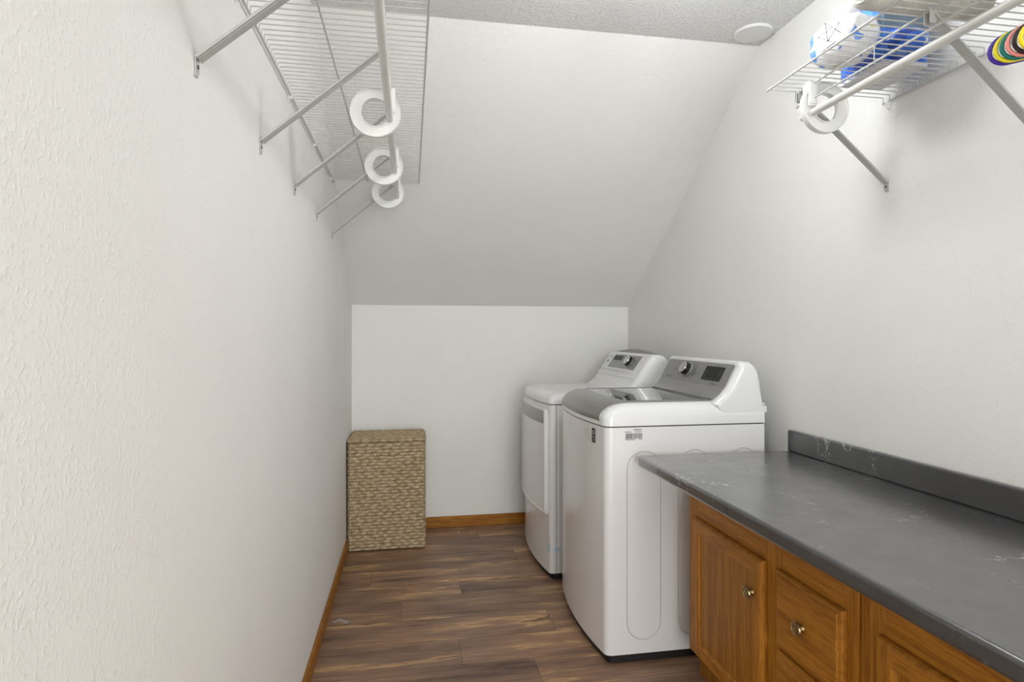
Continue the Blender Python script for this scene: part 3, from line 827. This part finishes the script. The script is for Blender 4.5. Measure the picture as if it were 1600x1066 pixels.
# ------------------------------------------------------------------ bags and bundles on the right shelf
SH = DZK+.0062
def blob(bm, cx, cy, z0, rx, ry, h, seed, amp=.12, nu=36, nv=22, yaw=0, sq=2.6, wr=6):
    """lumpy soft form standing on z0"""
    from mathutils import noise
    M = Matrix.Translation((cx, cy, z0)) @ Matrix.Rotation(yaw, 4, 'Z')
    rings = []
    def sp(c, e): return math.copysign(abs(c)**(2/e), c)
    for j in range(nv+1):
        ph = -PI/2+PI*j/nv; r = []
        for i in range(nu):
            th = 2*PI*i/nu
            x = sp(math.cos(ph), sq)*sp(math.cos(th), sq); y = sp(math.cos(ph), sq)*sp(math.sin(th), sq); z = sp(math.sin(ph), sq)
            p = Vector((x, y, z)); nz = noise.noise(Vector((x*wr*.35+seed, y*wr*.35, z*wr*.35)))*amp + noise.noise(Vector((x*wr+seed, y*wr, z*wr)))*amp*.4
            p = Vector((p.x*rx*(1+nz), p.y*ry*(1+nz), (p.z*(1+nz*.6))*h/2))
            r.append(p)
        rings.append(r)
    mn = min(p.z for r in rings for p in r)
    loft(bm, [[M @ Vector((p.x, p.y, p.z-mn)) for p in r] for r in rings])
def cloth(name, c1, c2, sc=40):
    t = MT(name, rough=.85, spec=.2); v = t.coord()
    t.col(t.ramp(t.noise(v, sc, 4, .6), [(.35, srgb(*c1)), (.65, srgb(*c2))])); t.bump(t.noise(v, 260, 3, .6), .5, .002); return t.m
def printed(name, base, spots):
    """plastic film with blotchy printed colours: spots = [(scale, threshold, colour, seed)]"""
    t = MT(name, rough=.22, spec=.5, coat=.3); c = srgb(*base)
    for sc, th, colr, sd in spots:
        v = t.coord(loc=(sd, sd*.7, sd*.3)); f = t.ramp(t.noise(v, sc, 2, .4, .3), [(th, (0,0,0)), (th+.015, (1,1,1))])
        c = t.mix(f, c, srgb(*colr))
    t.col(c); v = t.coord(); t.bump(t.noise(v, 45, 3, .6), .5, .006); return t.m
# white plastic bag with print
bag = thing('plastic_bag', 'crinkled white plastic bag with blue and yellow print on the right shelf', 'bag', (1.20, 1.50, SH))
bm = B(); blob(bm, 1.205, 1.495, SH, .070, .085, .125, 3.1, .10, yaw=.2)
obj('bag_body', bm, printed('printed_white_film', (236, 237, 240), [(13, .62, (84, 140, 228), 1.0), (30, .69, (224, 216, 70), 7.0)]), bag, angle=180)
bm = B(); rs = []
for k in range(9):
    t = k/8; w = .05-.03*math.sin(PI*t*.8)+.012*t; z = SH+.105+.05*t
    rs.append([(1.205+w*math.cos(a)*(1+.18*math.sin(5*a+k)), 1.485+w*.5*math.sin(a)*(1+.2*math.cos(4*a)), z) for a in [2*PI*q/28 for q in range(28)]])
loft(bm, rs); obj('gathered_top', bm, plain('white_film', (238, 238, 240), .3), bag, angle=180)
# star-like black figure printed on the bag's left side
bm = B()
def sline(pts, r=.0013):
    tube(bm, pts, r, 5)
sx = 1.134
S = lambda dy, dz: (sx-.0, 1.47+dy, SH+.05+dz)
sline([S(-.05, .0), S(0.01, .055), S(.0, .0), S(-.045, .03), S(.04, .03), S(-.03, -.015), S(.035, -.02)])
obj('bag_print', bm, plain('black_print', (40, 36, 60), .5), bag)
# blue detergent box
dbx = thing('detergent_box', 'blue carton with pale base standing near the wall on the right shelf', 'box', (1.37, 1.545, SH))
def slantbox(bm, x0, x1, y0, y1, z0, z1): box(bm, x0, x1, y0, y1, z0, z1)
def box_print():
    t = MT('blue_carton_print', rough=.35, spec=.5); v = t.coord()
    c = t.ramp(t.noise(v, 18, 3, .5), [(.40, srgb(30, 60, 160)), (.5, srgb(44, 96, 206)), (.62, srgb(84, 150, 235))])
    sp = t.n('ShaderNodeSeparateXYZ'); tc = t.n('ShaderNodeTexCoord'); t.l(tc.outputs['Object'], sp.inputs[0])
    z = sp.outputs[2]
    g = t.ramp(z, [(.0, (0,0,0)), (.098, (0,0,0)), (.1, (1,1,1)), (.145, (1,1,1)), (.147, (0,0,0))])
    c = t.mix(t.math('MULTIPLY', g, .8), c, srgb(110, 128, 122))
    t.col(c); return t.m
bm = B(); box(bm, 1.300, 1.440, 1.460, 1.630, SH+.004, SH+.200)
obj('carton', bm, box_print(), dbx, bevel=.004)
bm = B(); box(bm, 1.299, 1.441, 1.459, 1.631, SH, SH+.010)
obj('carton_base', bm, plain('pale_card', (222, 222, 226), .6), dbx, bevel=.001)
# small blue sachet lying in front
bm = B(); blob(bm, 1.315, 1.40, SH, .062, .045, .06, 8.8, .12, sq=2.2, yaw=.15)
tag(obj('sachet', bm, printed('blue_sachet_film', (40, 105, 215), [(16, .56, (20, 60, 150), 3.0), (26, .64, (225, 232, 245), 5.0)]), angle=180), 'bright blue soft packet lying on the right shelf in front of the carton', 'packet')
# rolled white towel over the shelf's front edge
tw = thing('towel_roll', 'rolled white towel lying across the right shelf, its end poking past the front rail', 'towel', (1.2, 1.19, SH))
bm = B(); n = 30; rs = []
from mathutils import noise as NZ
for k in range(25):
    t = k/24; x = 1.035+.34*t; R0 = .047*min(1, .45+1.2*math.sqrt(max(0, min(t, 1-t))*4))
    rs.append([(x+.006*math.sin(3*a), 1.225+(R0*1.15*math.cos(a))*(1+.12*NZ.noise(Vector((x*9, math.cos(a)*1.4, math.sin(a)*1.4)))), SH+.052+R0*math.sin(a)*(1+.12*NZ.noise(Vector((x*9+4, math.cos(a)*1.4, math.sin(a)*1.4))))) for a in [2*PI*q/n for q in range(n)]])
loft(bm, rs); obj('rolled_cloth', bm, cloth('white_towelling', (206, 204, 196), (232, 230, 224)), tw, angle=180)
bm = B()
for (r, z) in ((.034, 0), (.022, 0)):
    tube(bm, [(1.040-.004*0, 1.225+r*math.cos(a), SH+.052+r*math.sin(a)) for a in [2*PI*q/24 for q in range(22)]], .0035, 6)
obj('roll_fold', bm, cloth('towel_fold', (200, 198, 190), (226, 224, 218)), tw, angle=180)
# yellow packet
bm = B(); blob(bm, 1.155, 1.10, SH, .034, .034, .055, 2.2, .1)
tag(obj('packet', bm, printed('yellow_packet_film', (238, 214, 60), [(18, .55, (236, 140, 70), 2.0)]), angle=180), 'small yellow and orange packet on the right shelf between towel and cushion', 'packet')
# large soft cushion
bm = B(); blob(bm, 1.335, .93, SH, .135, .22, .22, 5.5, .14, 60, 34, yaw=.0, sq=3.0, wr=7)
tag(obj('cushion', bm, cloth('grey_white_fleece', (176, 173, 164), (222, 220, 212), 22), angle=180), 'bulky grey-white fleece cushion lying on the right shelf above the hangers', 'cushion')

# scraps on the floor
bm = B(); patch(bm, lambda u, v: (-.335+.07*u+.01*math.sin(9*v), 2.725+.022*v+.012*math.sin(6*u), .0015+.003*math.sin(PI*u)*math.sin(5*v)**2), 14, 6, (0, 0, .0006))
tag(obj('plastic_scrap', bm, plain('clear_scrap', (170, 160, 152), .15)), 'crumpled clear plastic scrap on the floor near the left baseboard', 'scrap')
bm = B(); bmesh.ops.create_icosphere(bm, subdivisions=2, radius=.006, matrix=Matrix.Translation((.306, 3.83, .005)) @ Matrix.Scale(.7, 4, (0, 0, 1)))
tag(obj('crumb', bm, plain('white_crumb', (232, 230, 226), .7)), 'tiny white crumb on the floor between hamper and dryer', 'crumb')

# ------------------------------------------------------------------ lights
# pendant globe lamp (out of view)
LX, LY, LZ = .76, 1.55, 2.335
lamp = thing('ceiling_lamp', 'white glass globe lamp hanging on a short stem from the ceiling', 'ceiling lamp', (LX, LY, LZ))
bm = B(); lathe(bm, [(0, 0), (.065, 0), (.065, .012), (.05, .024), (.012, .028), (.012, .10), (0, .10)], Matrix.Translation((LX, LY, CZ)) @ Matrix.Rotation(PI, 4, 'X'), 48)
obj('lamp_stem', bm, m_wp, lamp)
bm = B(); lathe(bm, [(0.100*math.cos(math.radians(-90+180*k/20)), 0.100*math.sin(math.radians(-90+180*k/20))) for k in range(21)], Matrix.Translation((LX, LY, LZ)), 48)
te = MT('lamp_glow', (1, 1, 1, 1), .4); te.b.inputs['Emission Color'].default_value = (.955, .98, 1, 1); te.b.inputs['Emission Strength'].default_value = 32
obj('lamp_globe', bm, te.m, lamp)
# added fill light in the unseen rear opening, no known source there
ld = bpy.data.lights.new('rear_fill_light', 'AREA'); ld.shape = 'RECTANGLE'; ld.size = DX1-DX0; ld.size_y = DH-.05; ld.energy = 78; ld.color = (.94, .975, 1)
lo = bpy.data.objects.new('rear_fill_light', ld); COL.objects.link(lo); lo.location = ((DX0+DX1)/2, YF-.06, DH/2); lo.rotation_euler = (PI/2, 0, 0)
w = bpy.data.worlds.new('world'); C.world = w; w.use_nodes = True
w.node_tree.nodes['Background'].inputs[0].default_value = (.95, .97, 1, 1); w.node_tree.nodes['Background'].inputs[1].default_value = .8

# ------------------------------------------------------------------ camera
cd = bpy.data.cameras.new('camera'); cam = bpy.data.objects.new('camera', cd); COL.objects.link(cam)
cd.sensor_width = 36; cd.lens = 36*F/1600; cd.shift_y = -11/1600; cd.clip_start = .02
cam.location = (0, 0, H); cam.rotation_euler = (PI/2, 0, -YAW)
C.camera = cam
C.view_settings.view_transform = 'Standard'; C.view_settings.look = 'None'; C.view_settings.gamma = 1
C.view_settings.use_curve_mapping = False
C.view_settings.exposure = 0.32
